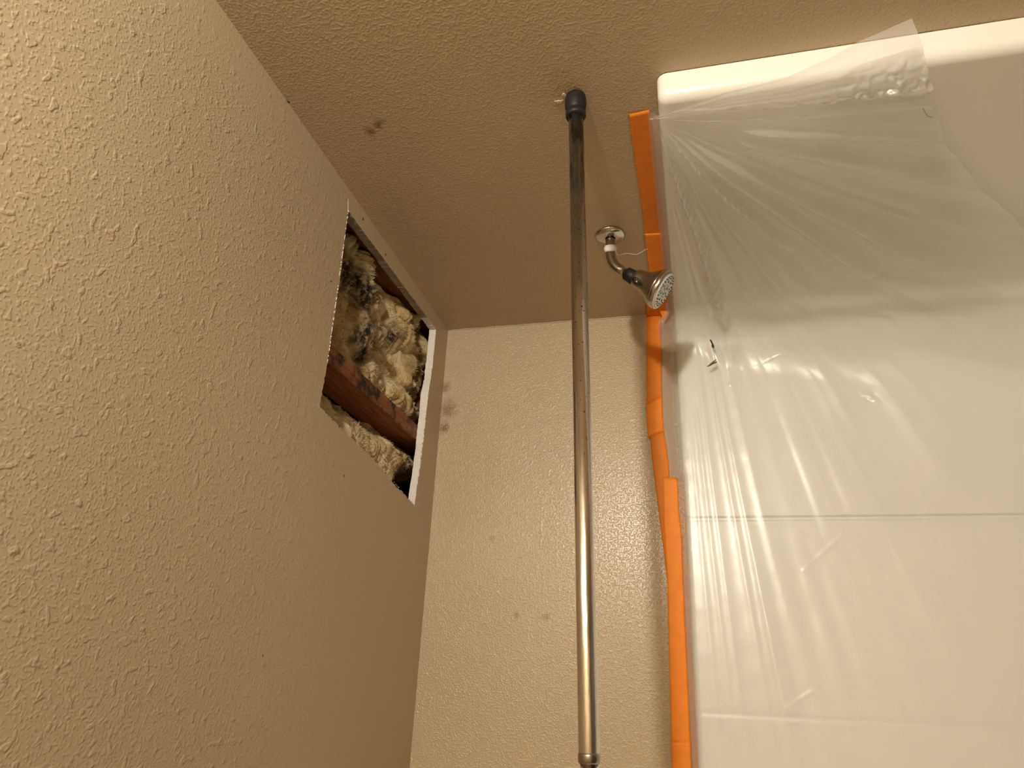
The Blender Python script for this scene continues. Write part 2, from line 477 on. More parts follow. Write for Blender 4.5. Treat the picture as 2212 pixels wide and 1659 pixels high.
def batt(name, x0, x1, y0, y1, base, seed, mat, amp, label):
    dx = 0.0023
    xs = np.arange(x0, x1 + 1e-6, dx); ys = np.arange(y0, y1 + 1e-6, dx)
    X, Y = np.meshgrid(xs, ys, indexing='ij')
    wx = X + 0.022 * vnoise(X * 16, Y * 16, seed=seed + 1)
    wy = Y + 0.022 * vnoise(X * 16, Y * 16, seed=seed + 2)
    b1 = np.abs(vnoise(wx * 11, wy * 10, seed=seed + 3))
    b2 = np.abs(vnoise(wx * 27, wy * 24, seed=seed + 4))
    rot = 1.2 * vnoise(X * 7, Y * 7, seed=seed + 9)                       # combed strands
    sa = wx * np.cos(rot) + wy * np.sin(rot); sb = -wx * np.sin(rot) + wy * np.cos(rot)
    b3 = vnoise(sa * 120, sb * 22, seed=seed + 5) + 0.6 * vnoise(sa * 230, sb * 50, seed=seed + 6)
    lump = 1.0 * b1 ** 0.85 + 0.40 * b2 + 0.075 * b3
    Z = base(X, Y) - amp * (lump - 0.55)
    X2 = np.clip(X + 0.004 * vnoise(X * 40, Y * 40, seed=seed + 7), x0 - 0.002, x1 + 0.002)
    Y2 = np.maximum(Y + 0.004 * vnoise(X * 40, Y * 40, seed=seed + 8), y0)
    nr, nc = X.shape
    lo = np.stack([X2, Y2, Z], -1).reshape(-1, 3)
    # closed body: lower fluffy face, flat upper face and sides
    up = np.stack([X, Y, np.full_like(X, 2.60)], -1)
    per = [(0, j) for j in range(nc)] + [(i, nc - 1) for i in range(1, nr)] + [(nr - 1, j) for j in range(nc - 2, -1, -1)] + [(i, 0) for i in range(nr - 2, 0, -1)]
    verts = list(map(tuple, lo)) + [tuple(up[p]) for p in per]
    faces = [tuple(q) for q in grid_faces(nr, nc)]
    n0 = nr * nc; npn = len(per)
    for i in range(npn):
        j = (i + 1) % npn
        faces.append((per[i][0] * nc + per[i][1], per[j][0] * nc + per[j][1], n0 + j, n0 + i))
    faces.append(tuple(n0 + i for i in range(npn)))
    o = fix_normals(mesh_obj(name, verts, faces, mat, smooth=True))
    tag(o, label, 'insulation')
    # loose glass fibres standing off the surface
    r = random.Random(seed); fv, ff = [], []
    idx = np.array([[r.randrange(2, nr - 2), r.randrange(2, nc - 2)] for _ in range(9000)])
    P3 = lo.reshape(nr, nc, 3)
    for i, j in idx:
        p = P3[i, j]; tu = P3[i + 1, j] - P3[i - 1, j]; tv_ = P3[i, j + 1] - P3[i, j - 1]
        nn = np.cross(tu, tv_); nn = nn / (np.linalg.norm(nn) + 1e-9); nn = nn if nn[2] < 0 else -nn
        fa = 3.0 * float(vnoise(p[0] * 22, p[1] * 22, p[2] * 22, seed=seed + 30)) + r.gauss(0, 0.5)
        t_ = math.cos(fa) * tu / np.linalg.norm(tu) + math.sin(fa) * tv_ / np.linalg.norm(tv_)
        L = r.uniform(0.005, 0.015); lift = r.uniform(0.05, 0.55)
        d = t_ + nn * lift; d = d / np.linalg.norm(d)
        wv = np.cross(d, nn); wv = wv / (np.linalg.norm(wv) + 1e-9) * r.uniform(0.00025, 0.0006)
        q0 = p - nn * 0.001; q1 = p + d * L * 0.5 + nn * 0.001; q2 = p + d * L - nn * 0.002 * r.random() + t_ * 0.003 * r.gauss(0, 1)
        bI = len(fv); fv += [q0 - wv, q0 + wv, q1 - wv, q1 + wv, q2]
        ff += [(bI, bI + 1, bI + 3, bI + 2), (bI + 2, bI + 3, bI + 4)]
    tag(mesh_obj('loose_fibres', fv, ff, mat, o, smooth=True), kind='stuff')
    return o

def base1(X, Y):
    z = 2.498 + 0 * X
    z = z + 0.045 * smooth01(0.42, 0.58, Y) * smooth01(0.14, 0.05, X)          # pulled away from the plate
    z = z + 0.035 * smooth01(0.25, 0.31, X) * smooth01(0.20, 0.05, Y)
    z = z - 0.010 * smooth01(0.30, 0.12, Y) * smooth01(0.20, 0.10, X)
    z = z + 0.05 * np.exp(-(((X - 0.12) / 0.022) ** 2 + ((Y - 0.53) / 0.05) ** 2))
    return z
def base2(X, Y):
    z = 2.492 + 0 * X
    z = z - 0.006 * smooth01(0.38, 0.46, X) + 0.050 * smooth01(0.405, 0.352, X)
    z = z + 0.09 * smooth01(0.17, 0.08, Y) * smooth01(0.40, 0.47, X)
    return z
batt('insulation_batt', 0.022, 0.3090, 0.022, 0.66, base1, 21, M_INS1, 0.050, 'yellow fibreglass insulation stained black with mould, deeper side of the joist')
batt('insulation_batt', 0.3505, 0.62, 0.010, 0.66, base2, 40, M_INS2, 0.036, 'clean cream fibreglass insulation on the nearer side of the joist')

# ------------------------------------------------------------------ one-piece tub surround
PX, PY, FY, TOP = 0.050, 0.045, 0.784, 1.831
def surround_path():
    R = 0.085; pts = [(0.001, FY)]
    for k in range(9):
        a = math.pi / 2 - (math.pi / 2) * k / 8
        pts.append((PX - 0.018 + 0.018 * math.cos(a), FY - 0.018 + 0.018 * math.sin(a)))
    pts.append((PX, PY + R))
    for k in range(1, 13):
        a = math.pi + (math.pi / 2) * k / 13
        pts.append((PX + R + R * math.cos(a), PY + R + R * math.sin(a)))
    pts.append((PX + R, PY))
    for gx, gd, gw in ((0.539, 0.0060, 0.006), (0.925, 0.0012, 0.006)):
        pts += [(gx - gw - 0.012, PY), (gx - gw - 0.004, PY), (gx - gw, PY), (gx - gw * 0.4, PY - gd), (gx + gw * 0.4, PY - gd), (gx + gw, PY), (gx + gw + 0.004, PY), (gx + gw + 0.012, PY)]
    pts.append((RX - PX - R, PY))
    for k in range(1, 13):
        a = -math.pi / 2 + (math.pi / 2) * k / 13
        pts.append((RX - PX - R + R * math.cos(a), PY + R + R * math.sin(a)))
    pts += [(RX - PX, PY + R)]
    for k in range(9):
        a = math.pi - (math.pi / 2) * k / 8
        pts.append((RX - PX + 0.018 + 0.018 * math.cos(a), FY - 0.018 + 0.018 * math.sin(a)))
    pts += [(RX - 0.001, FY), (RX - 0.001, 0.001), (0.001, 0.001)]
    return pts
sp = surround_path()[:-2]; n = len(sp); RB = 0.016
def inset(d):
    """the plan line moved d into the moulding"""
    out = []
    for i, p in enumerate(sp):
        a = Vector(sp[max(i - 1, 0)]); b = Vector(sp[min(i + 1, n - 1)]); p = Vector(p)
        t0 = (p - a).normalized() if i else (b - p).normalized(); t1 = (b - p).normalized() if i < n - 1 else t0
        n0 = Vector((t0.y, -t0.x)); n1 = Vector((t1.y, -t1.x)); m_ = (n0 + n1)
        m_ = m_.normalized() / max(0.5, m_.normalized().dot(n0))
        out.append(p + m_ * d)
    return out
rows = [[(x, y, 0.44) for x, y in sp], [(x, y, TOP - RB) for x, y in sp]]
for k in range(1, 9):
    a = math.pi / 2 * k / 8
    rows.append([(p.x, p.y, TOP - RB + RB * math.sin(a)) for p in inset(RB * (1 - math.cos(a)))])
v = [p for r_ in rows for p in r_]; nr_ = len(rows)
f = [(i * n + j, i * n + j + 1, (i + 1) * n + j + 1, (i + 1) * n + j) for i in range(nr_ - 1) for j in range(n - 1)]
b0 = len(v); v += [(RX - 0.001, 0.001, TOP), (0.001, 0.001, TOP), (RX - 0.001, 0.001, 0.44), (0.001, 0.001, 0.44)]
f.append(tuple((nr_ - 1) * n + j for j in range(n)) + (b0, b0 + 1))
f.append(tuple(range(n - 1, -1, -1)) + (b0 + 3, b0 + 2))
f.append((b0, b0 + 2, b0 + 3, b0 + 1))
sur = empty('tub_surround', (0.76, 0.40, 0.0))
tag(sur, 'glossy off-white moulded tub surround under the plastic sheet', 'tub surround')
wp = mesh_obj('wall_panel', v, f, M_SURR, sur, smooth=True)
fix_normals(wp); wp.data.set_sharp_from_angle(angle=math.radians(35))
tv, tf = [], []
def ring(rect, z): 
    x0, x1, y0, y1 = rect; b = len(tv); tv.extend([(x0, y0, z), (x1, y0, z), (x1, y1, z), (x0, y1, z)]); return b
rs = [ring((0.001, RX - 0.001, 0.001, FY), 0.001), ring((0.001, RX - 0.001, 0.001, FY), 0.4395), ring((0.08, RX - 0.08, 0.08, FY - 0.08), 0.4395), ring((0.16, RX - 0.16, 0.14, FY - 0.13), 0.10)]
for a, b in zip(rs, rs[1:]):
    for k in range(4): tf.append((a + k, a + (k + 1) % 4, b + (k + 1) % 4, b + k))
tf.append(tuple(rs[-1] + k for k in range(4))); tf.append(tuple(rs[0] + k for k in (3, 2, 1, 0)))
bevel(fix_normals(mesh_obj('bathtub', tv, tf, M_SURR, sur)), 0.02, 3)

# ------------------------------------------------------------------ orange tape
def resample(p, n):
    p = [Vector(q) for q in p]; L = [0]
    for a, b in zip(p, p[1:]): L.append(L[-1] + (b - a).length)
    out = []
    for k in range(n):
        t = L[-1] * k / (n - 1); i = max(j for j in range(len(L)) if L[j] <= t + 1e-12); i = min(i, len(p) - 2)
        out.append(p[i].lerp(p[i + 1], (t - L[i]) / max(L[i + 1] - L[i], 1e-9)))
    return out
def tape(left, right, plane, lift, mat, label, seed, curl=0.0):
    """left / right: edges as (along, z) on the wall plane"""
    n = max(8, int((Vector(left[0]) - Vector(left[-1])).length / 0.008)); w = 9
    A, B = resample(left, n), resample(right, n)
    v, f = [], []
    r = np.array([[vnoise(i * 0.35, k * 0.4, seed=seed) for k in range(w)] for i in range(n)])
    for top in (0, 1):
        for i in range(n):
            for k in range(w):
                p = A[i].lerp(B[i], k / (w - 1))
                h = 0.0022 + lift + (0.0004 if top else 0.0) + 0.0004 * max(0.0, float(r[i][k])) + curl * (k / (w - 1)) ** 2
                e = 0.0005 * float(vnoise(i * 1.3, top * 0, seed=seed + 5)) if k in (0, w - 1) else 0
                v.append((h, p.x, p.y + e) if plane == 'end' else (p.x, h, p.y + e))
    m_ = n * w
    for i in range(n - 1):
        for k in range(w - 1):
            a = i * w + k
            f.append((a, a + 1, a + w + 1, a + w)); f.append((m_ + a, m_ + a + w, m_ + a + w + 1, m_ + a + 1))
    rim = [k for k in range(w)] + [i * w + w - 1 for i in range(1, n)] + [(n - 1) * w + k for k in range(w - 2, -1, -1)] + [i * w for i in range(n - 2, 0, -1)]
    for a, b in zip(rim, rim[1:] + rim[:1]): f.append((a, b, m_ + b, m_ + a))
    o = fix_normals(mesh_obj('tape_strip', v, f, mat, smooth=True))
    return tag(o, label, 'tape', 'orange tape strips along the top of the surround')
tape([(0.7114, 1.880), (0.6688, 1.8808), (0.541, 1.8799), (0.4318, 1.878), (0.3606, 1.8795), (0.345, 1.8797)], [(0.7143, 1.8467), (0.6767, 1.8449), (0.5341, 1.8442), (0.4252, 1.8425), (0.3607, 1.843), (0.340, 1.843)],
     'end', 0.0012, M_TAPE, 'long orange tape strip on the shower head wall nearest the rod end', 1)
tape([(0.366, 1.8800), (0.3064, 1.8804), (0.2091, 1.8803), (0.150, 1.885)], [(0.362, 1.8426), (0.3086, 1.8427), (0.2185, 1.8429), (0.150, 1.843)],
     'end', 0.0026, M_TAPE2, 'orange tape strip directly behind the shower head', 2)
tape([(0.175, 1.8840), (0.1176, 1.8905), (0.06, 1.897), (0.004, 1.901)], [(0.175, 1.8425), (0.1095, 1.8425), (0.0089, 1.8423), (0.004, 1.8430)],
     'end', 0.0040, M_TAPE, 'short orange tape strip folded at the corner below the shower head', 3, 0.003)
tape([(0.004, 1.9022), (0.1176, 1.9045), (0.2351, 1.908), (0.262, 1.909)], [(0.004, 1.8646), (0.2151, 1.8706), (0.262, 1.8715)],
     'back', 0.0012, M_TAPE, 'orange tape strip on the back wall starting at the corner', 4)
tape([(0.246, 1.9105), (0.290, 1.9091), (0.3335, 1.9077)], [(0.2250, 1.8708), (0.2886, 1.8717), (0.320, 1.8702)],
     'back', 0.0028, M_TAPE2, 'short bright orange tape piece overlapping two strips on the back wall', 5)
tape([(0.318, 1.9040), (0.3366, 1.9024), (0.3896, 1.8998), (0.5058, 1.89), (0.5388, 1.8871), (0.665, 1.8765)], [(0.305, 1.8705), (0.3158, 1.8701), (0.402, 1.8618), (0.431, 1.862), (0.5388, 1.855), (0.665, 1.846)],
     'back', 0.0016, M_TAPE, 'slanting orange tape strip under the straight one on the back wall', 6)
tape([(0.4307, 1.8772), (0.5059, 1.8786), (0.5389, 1.8799), (0.6073, 1.8779), (0.6607, 1.8766), (0.7098, 1.8777), (0.99, 1.8815)], [(0.4348, 1.8438), (0.5064, 1.8445), (0.5735, 1.8396), (0.6603, 1.8419), (0.7092, 1.8423), (0.99, 1.8440)],
     'back', 0.0034, M_TAPE2, 'long straight orange tape strip on the back wall below the rod', 7)
tape([(0.9809, 1.8816), (1.25, 1.883), (1.46, 1.883)], [(0.9788, 1.8437), (1.25, 1.846), (1.46, 1.846)],
     'back', 0.0050, M_TAPE2, 'orange tape strip on the back wall at the lower edge of the picture', 8)

# loose folded tab of tape at the corner
tv = [(0.004, 0.030, 1.868), (0.005, 0.004, 1.866), (0.018, 0.012, 1.8450), (0.012, 0.030, 1.8430), (0.030, 0.010, 1.8560)]
tb = mesh_obj('tape_tab', [Vector(p) for p in tv] + [Vector(p) + Vector((0.0005, 0.0005, 0)) for p in tv], [(0, 1, 4), (0, 4, 3), (4, 2, 3), (5, 9, 6), (5, 8, 9), (9, 8, 7), (0, 5, 6, 1), (1, 6, 9, 4), (4, 9, 7, 2), (2, 7, 8, 3), (3, 8, 5, 0)], M_TAPE2)
tag(fix_normals(tb), 'loose folded tab of orange tape sticking out of the corner', 'tape', 'orange tape strips along the top of the surround')

# ------------------------------------------------------------------ plastic sheet
UMAX = 0.75 + 1.44
us = np.concatenate([np.arange(0, 1.0, 0.0024), np.arange(1.0, 1.80, 0.0034), np.arange(1.80, UMAX, 0.02)])
zs = np.concatenate([np.arange(1.866, 1.836, -0.0025), np.arange(1.836, 1.40, -0.0025), np.arange(1.40, 1.06, -0.0040), np.arange(1.06, 0.55, -0.02)])
U, Z = np.meshgrid(us, zs)              # rows: height, columns: along the wall
fz = np.array([0.55, 0.95, 1.05, 1.186, 1.249, 1.278, 1.326, 1.37, 1.385, 1.43, 1.446, 1.84, 1.87])
fu = np.array([0.82, 0.66, 0.56, 0.401, 0.319, 0.287, 0.222, 0.164, 0.146, 0.045, 0.026, 0.002, 0.002])
front = np.interp(Z, fz, fu)
front = front + 0.004 * vnoise(Z * 60, Z * 0, seed=71) * (Z < 1.44)
front = front + 0.036 * smooth01(0.35, 0.90, (Z - 1.82) / (1.866 - 1.82))
U = front + (UMAX - front) * (U / UMAX)
ztop = np.interp(U, [0, 0.72, 0.76, 0.965, 1.0386, 1.0658, 1.152, 1.178, 1.19, 1.30, 3.0], [1.851, 1.851, 1.872, 1.878, 1.879, 1.878, 1.869, 1.868, 1.852, 1.848, 1.853])
Z0 = Z.copy()
Z = np.where(Z0 > 1.82, 1.82 + (Z0 - 1.82) / (1.866 - 1.82) * (ztop - 1.82), Z0)
Q = (Z - 1.82) / (ztop - 1.82)
G_Z = 1.842
dz = G_Z - Z
TH_ = np.degrees(np.arctan2(U, np.maximum(dz, 1e-4))); R_ = np.hypot(U, np.maximum(dz, 0))
D = np.zeros_like(U)
ramp_r = np.clip(R_ / 0.16, 0, 1) * np.clip(1.5 - 0.35 * R_, 0.2, 1)
def ridge(th, w, a, r0=0.0, r1=9.0, bend=0.0):
    t = (TH_ - th - bend * R_) / w
    env = smooth01(r0, r0 + 0.08, R_) * (1 - smooth01(r1 - 0.12, r1, R_))
    return a * np.exp(-np.abs(t) ** 1.5) * env
for th, w, a, r0, r1, bend in ((5, 3.5, .006, 0, .5, 0), (14, 4, .012, .1, .6, 0), (25, 3.5, .012, .1, .8, 0), (36.5, 1.1, .0050, .02, .62, 0), (44, 2.6, .012, .05, 1.0, 0), (50.5, 2.2, .016, .03, 1.2, 2.0),
                               (59.6, 1.9, .016, .02, .50, -2.5), (61.5, 1.6, .008, .4, 1.3, 1.5), (66, 2.2, .012, .2, 1.4, 0), (71, 1.7, .011, .15, 1.2, 0), (75.8, 1.5, .019, .02, .98, 6.2),
                               (82.3, .9, .008, .5, 1.6, 0), (83.9, .45, .008, .75, 1.8, 0.0), (84.9, .40, .007, .85, 1.8, 0), (86.1, .40, .007, .9, 1.8, 0.3), (87.3, .35, .006, 1.0, 1.8, 0), (88.2, .35, .005, 1.05, 1.8, 0)):
    D += (1.35 if th < 80 else 0.65) * ridge(th, w * 0.85, a, r0, r1, bend) * (0.35 + 0.65 * ramp_r)
D += 0.0035 * vnoise(TH_ * 0.33, R_ * 2.0, seed=72) * ramp_r
D += 0.0022 * vnoise(TH_ * 1.1, R_ * 2.5, seed=73) * ramp_r * smooth01(60, 80, TH_)
D += 0.0060 * vnoise(U * 5.0, Z * 4.0, seed=74) * ramp_r
# crinkled bands
b1 = np.exp(-np.abs((TH_ - 59.6 + 2.5 * R_) / 2.6) ** 4) * smooth01(0.05, 0.10, R_) * (1 - smooth01(0.26, 0.36, R_))
b2 = np.exp(-np.abs((TH_ - 75.8 - 6.2 * R_) / 1.9) ** 4) * smooth01(0.06, 0.14, R_) * (1 - smooth01(0.55, 0.80, R_))
b3 = smooth01(0.35, 0.6, Q) * 0.6 + np.exp(-((Z - 1.835) / 0.012) ** 2) * smooth01(0.45, 0.7, U) * 0.5
cr = np.abs(vnoise(U * 85 + Z * 30, Z * 85 - U * 30, seed=75)) + 0.5 * np.abs(vnoise(U * 170, Z * 170, seed=76))
D += (1.2 * b1 + 1.5 * b2 + 0.5 * b3) * 0.0062 * (cr - 0.35)
# packing creases
def crease(pts, w, a, seed):
    global D
    best = np.full_like(U, 9.0); along = np.zeros_like(U); acc = 0.0
    for (u0, z0), (u1, z1) in zip(pts, pts[1:]):
        du, dv = u1 - u0, z1 - z0; L = math.hypot(du, dv)
        t = np.clip(((U - u0) * du + (Z - z0) * dv) / L ** 2, 0, 1)
        d = np.hypot(U - u0 - t * du, Z - z0 - t * dv)
        along = np.where(d < best, acc + t * L, along); best = np.minimum(best, d); acc += L
    D += a * np.maximum(0, 1 - best / w) * np.clip(0.25 + 0.9 * vnoise(along * 22, along * 0, seed=seed), 0, 1)
crease([(0.02, 1.62), (0.238, 1.525), (0.40, 1.44), (0.533, 1.241)], 0.0055, 0.0024, 81)
crease([(0.16, 1.763), (0.105, 1.70), (0.05, 1.66)], 0.005, 0.0020, 82)
crease([(0.98, 1.715), (0.874, 1.60), (0.64, 1.46), (0.517, 1.382), (0.47, 1.30)], 0.0055, 0.0026, 83)
crease([(1.40, 1.60), (1.336, 1.527), (1.275, 1.405), (1.14, 1.22)], 0.0055, 0.0024, 84)
crease([(1.66, 1.66), (1.624, 1.605), (1.573, 1.557), (1.556, 1.522), (1.509, 1.409), (1.474, 1.339), (1.448, 1.322), (1.404, 1.286), (1.38, 1.218), (1.36, 1.1)], 0.0060, 0.0030, 85)
crease([(1.70, 1.50), (1.50, 1.30)], 0.005, 0.0016, 86)
hk = np.exp(-(((U - 1.03) / 0.012) ** 2 + ((Z - 1.428) / 0.014) ** 2)); D += 0.005 * hk * vnoise(U * 130, Z * 130, seed=77)
# how far the sheet stands off the wall: tucked under the tape, over the lip of the surround, then hanging
off = np.where(Q < 0, np.interp(Z, [1.0, 1.60, 1.80, 1.82], [0.020, 0.014, 0.010, 0.009]), np.interp(Q, [0, 0.22, 0.40, 0.75, 1.0], [0.009, 0.0075, 0.000, -0.036, -0.0485]))
D = D * np.interp(Q, [-0.6, 0.2, 0.5, 0.9, 1.0], [1, 0.9, 0.6, 0.25, 0.0])
D = D * np.interp(U, [0.62, 0.92], [1.0, 0.45])
OFF = off + np.maximum(D, -0.004)
# plan path of the wall surface: end panel, rounded corner, back panel
RC = np.where(Q < 0, np.interp(Z, [0.6, 1.3, 1.6, 1.75, 1.82], [0.26, 0.22, 0.17, 0.13, 0.090]), np.interp(Q, [0, 0.3, 0.7, 1.0], [0.09, 0.08, 0.05, 0.055]))
S = U - 0.75                         # negative: on the end wall (y = -S); positive: on the back wall (x = S)
ccx, ccy = PX + RC, PY + RC
ye = -S                              # candidate on the end wall
al = RC * math.pi / 2
s0 = -(PY + RC)                      # start of the arc
s1 = PX + RC
fr = np.clip((S - s0) / (s1 - s0), 0, 1)
ang = math.pi + fr * math.pi / 2
nx, ny = -np.cos(ang), -np.sin(ang)  # inward normal of the room side
Xp = np.where(S < s0, PX, np.where(S > s1, S, ccx + RC * np.cos(ang)))
Yp = np.where(S < s0, -S, np.where(S > s1, PY, ccy + RC * np.sin(ang)))
Xp = Xp + nx * OFF; Yp = Yp + ny * OFF
Xp = np.maximum(Xp, 0.0012); Yp = np.maximum(Yp, 0.0012)
P = np.stack([Xp, Yp, Z], -1).reshape(-1, 3)
sheet = mesh_obj('plastic_sheet', P, grid_faces(*U.shape), M_FILM, smooth=True)
tag(sheet, 'clear plastic sheet taped along the surround and hanging in radiating folds', 'plastic sheet')

# flap folded back over the front lip
fold = [(0.053, 0.747, 1.846), (0.062, 0.750, 1.770), (0.070, 0.754, 1.709), (0.075, 0.747, 1.577), (0.080, 0.745, 1.452)]
outr = [(0.056, 0.750, 1.848), (0.062, 0.776, 1.775), (0.0625, 0.789, 1.736), (0.064, 0.803, 1.646), (0.052, 0.814, 1.592), (0.042, 0.825, 1.553), (0.030, 0.840, 1.486)]
end = [(0.080, 0.745, 1.452), (0.079, 0.762, 1.449), (0.075, 0.776, 1.455), (0.069, 0.796, 1.464), (0.050, 0.816, 1.471), (0.030, 0.840, 1.486)]
nt, nw = 130, 44
Fp, Op, Ep = resample(fold, nt), resample(outr, nt), resample(end, nw)
lerpE = [Vector(end[0]).lerp(Vector(end[-1]), k / (nw - 1)) for k in range(nw)]
v = []
for i in range(nt):
    t = i / (nt - 1)
    for k in range(nw):
        w = k / (nw - 1)
        p = Fp[i].lerp(Op[i], w) + (Ep[k] - lerpE[k]) * t ** 1.5
        bulge = 0.008 * math.sin(math.pi * w) * t ** 0.5
        if p.y > 0.765: bulge *= 0.6
        e = math.exp(-((w - 0.13) / 0.17) ** 2) * (0.5 + 0.5 * t) + 0.8 * smooth01(0.62, 0.95, t) * math.exp(-((w - 0.35) / 0.30) ** 2)
        c = (abs(float(vnoise(p.y * 120, p.z * 95, seed=91))) - 0.3) * 0.0085 * e + 0.0016 * float(vnoise(p.y * 45, p.z * 40, seed=92)) * t
        fan = 0.0025 * float(vnoise(w * 9, t * 1.2, seed=93)) * t ** 0.5
        v.append((p.x + bulge + c + fan, p.y + 0.4 * c, p.z))
tag(mesh_obj('folded_flap', v, grid_faces(nt, nw), M_FILM2, sheet, smooth=True), 'crinkled flap of the sheet folded back over the front lip')

# bits of debris on the sheet
def chip(name, outline, th, mat, label, cat, axis):
    n = len(outline)
    a = [Vector(p) for p in outline]; b = [p + Vector(axis) * th for p in a]
    f = [tuple(range(n)), tuple(range(2 * n - 1, n - 1, -1))] + [(i, (i + 1) % n, n + (i + 1) % n, n + i) for i in range(n)]
    return tag(fix_normals(mesh_obj(name, a + b, f, mat)), label, cat)
yb = 0.0840
chip('debris_sliver', [(0.124, yb, 1.7530), (0.1245, yb, 1.7495), (0.136, yb, 1.7455), (0.140, yb, 1.7440), (0.147, yb, 1.7440), (0.146, yb, 1.7480), (0.1415, yb, 1.7500), (0.137, yb, 1.7490)], 0.0012, M_DEBRIS_D, 'tiny dark sliver of debris stuck to the plastic sheet', 'debris', (0, 1, 0))
chip('debris_flake', [(0.190, yb - .006, 1.7640), (0.188, yb - .006, 1.7605), (0.180, yb - .006, 1.7510), (0.1735, yb - .006, 1.7425), (0.1745, yb - .006, 1.7410), (0.1800, yb - .006, 1.7470), (0.1790, yb - .006, 1.7410), (0.1812, yb - .006, 1.7400), (0.1850, yb - .006, 1.7480), (0.1900, yb - .006, 1.7580)], 0.0012, M_DEBRIS_B, 'tiny forked brown flake stuck to the plastic sheet', 'debris', (0, 1, 0))
v, f = tube([(0.083, 0.722, 1.452), (0.084, 0.712, 1.446), (0.083, 0.704, 1.441), (0.081, 0.697, 1.432)], 0.00025, 6)
tag(mesh_obj('hair_strand', v, f, M_DEBRIS_D), 'thin dark hair caught at the end of the folded plastic', 'hair')

# ------------------------------------------------------------------ shower curtain rod
A = Vector((0.0, 0.7653, 1.9621)); B = Vector((RX, 0.7653, 1.9246)); ax = (B - A).normalized(); LR = (B - A).length
rod = empty('shower_curtain_rod', A)
tag(rod, 'tarnished chrome tension rod with a black rubber end against the wall', 'rod')
v, f = lathe([(0.036, 0.0), (0.036, 0.0117), (0.958, 0.0117), (0.9585, 0.0117), (0.9585, 0.0)], A, ax, 40)
mesh_obj('outer_tube', v, f, M_ROD, rod, smooth=True)
v, f = lathe([(0.956, 0.0), (0.956, 0.0117), (0.958, 0.0123), (0.9645, 0.0123), (0.9665, 0.0115), (0.9665, 0.0)], A, ax, 40)
mesh_obj('end_ring', v, f, M_CHROME_D, rod, smooth=True)
v, f = lathe([(0.96, 0.0), (0.96, 0.0102), (LR - 0.03, 0.0102), (LR - 0.03, 0.0)], A, ax, 40)
mesh_obj('inner_tube', v, f, M_ROD, rod, smooth=True)
v, f = lathe([(0.0008, 0.0), (0.0008, 0.0145), (0.003, 0.0162), (0.010, 0.0174), (0.022, 0.0174), (0.029, 0.0164), (0.0335, 0.0150), (0.0345, 0.0136), (0.0365, 0.0134), (0.0365, 0.0)], A, ax, 48)
cap = mesh_obj('rubber_cap', v, f, M_RUBBER, rod, smooth=True)
cap.data.set_sharp_from_angle(angle=math.radians(40))
v, f = lathe([(0.0360, 0.0), (0.0360, 0.0150), (0.0375, 0.0163), (0.0440, 0.0163), (0.0462, 0.0150), (0.0464, 0.0122), (0.0464, 0.0)], A, ax, 48)
rc = mesh_obj('rubber_collar', v, f, M_RUBBER, cap, smooth=True)
rc.matrix_parent_inverse = Matrix.Identity(4)
v, f = lathe([(LR - 0.036, 0.0), (LR - 0.036, 0.0150), (LR - 0.025, 0.0165), (LR - 0.005, 0.0165), (LR - 0.001, 0.014), (LR - 0.001, 0.0)], A, ax, 32)
mesh_obj('rubber_cap', v, f, M_RUBBER, rod, smooth=True)

# peeled paint beside the rod end
def flake(outline, label):
    v = [Vector((0.0, *p)) for p in outline]; n = len(v)
    c = sum(v, Vector()) / n
    vv = [p + Vector((0.0002, 0, 0)) for p in v] + [c + (p - c) * 0.8 + Vector((0.0016, 0, 0)) for p in v]
    f = [tuple(range(n)), tuple(range(2 * n - 1, n - 1, -1))] + [(i, (i + 1) % n, n + (i + 1) % n, n + i) for i in range(n)]
    return tag(fix_normals(mesh_obj('paint_flake', vv, f, M_PAINTCHIP)), label, 'paint flake', 'paint flakes beside the rod end')
flake([(0.7760, 1.9812), (0.7745, 1.9785), (0.7690, 1.9760), (0.7635, 1.9750), (0.7628, 1.9785), (0.7665, 1.9815), (0.7715, 1.9832)], 'small pale paint flake right beside the black rod end')
flake([(0.7625, 1.9830), (0.7600, 1.9822), (0.7560, 1.9860), (0.7545, 1.9900), (0.7560, 1.9945), (0.7605, 1.9985), (0.7628, 1.9972), (0.7610, 1.9935), (0.7622, 1.9905), (0.7600, 1.9872)], 'pale crescent paint flake a little above the black rod end')

# ------------------------------------------------------------------ shower head
F0 = Vector((0.0, 0.3680, 1.9516))
sh = empty('shower_fixture', F0)
tag(sh, 'brushed nickel shower head on a bent arm above the tape', 'shower head')
v, f = lathe([(0.0005, 0.0), (0.0005, 0.0315), (0.0022, 0.0318), (0.0040, 0.0305), (0.0058, 0.0285), (0.0085, 0.0200), (0.0105, 0.0120), (0.0108, 0.0104), (0.0050, 0.0102), (0.0050, 0.0)], F0, (1, 0, 0), 56)
mesh_obj('wall_flange', v, f, M_CHROME, sh, smooth=True)
p = [F0 + Vector((x, 0, 0)) for x in (0.004, 0.018, 0.034, 0.048)]
bend = []
ctr = Vector((0.048, 0.3680, 1.9516 - 0.052)); 
for k in range(1, 13):
    a = math.radians(48) * k / 12
    bend.append(ctr + Vector((0.052 * math.sin(a), 0, 0.052 * math.cos(a))))
p += bend
d45 = (bend[-1] - bend[-2]).normalized()
p.append(bend[-1] + d45 * 0.018)
v, f = tube(p, 0.0101, 28)
mesh_obj('shower_arm', v, f, M_CHROME_D, sh, smooth=True)
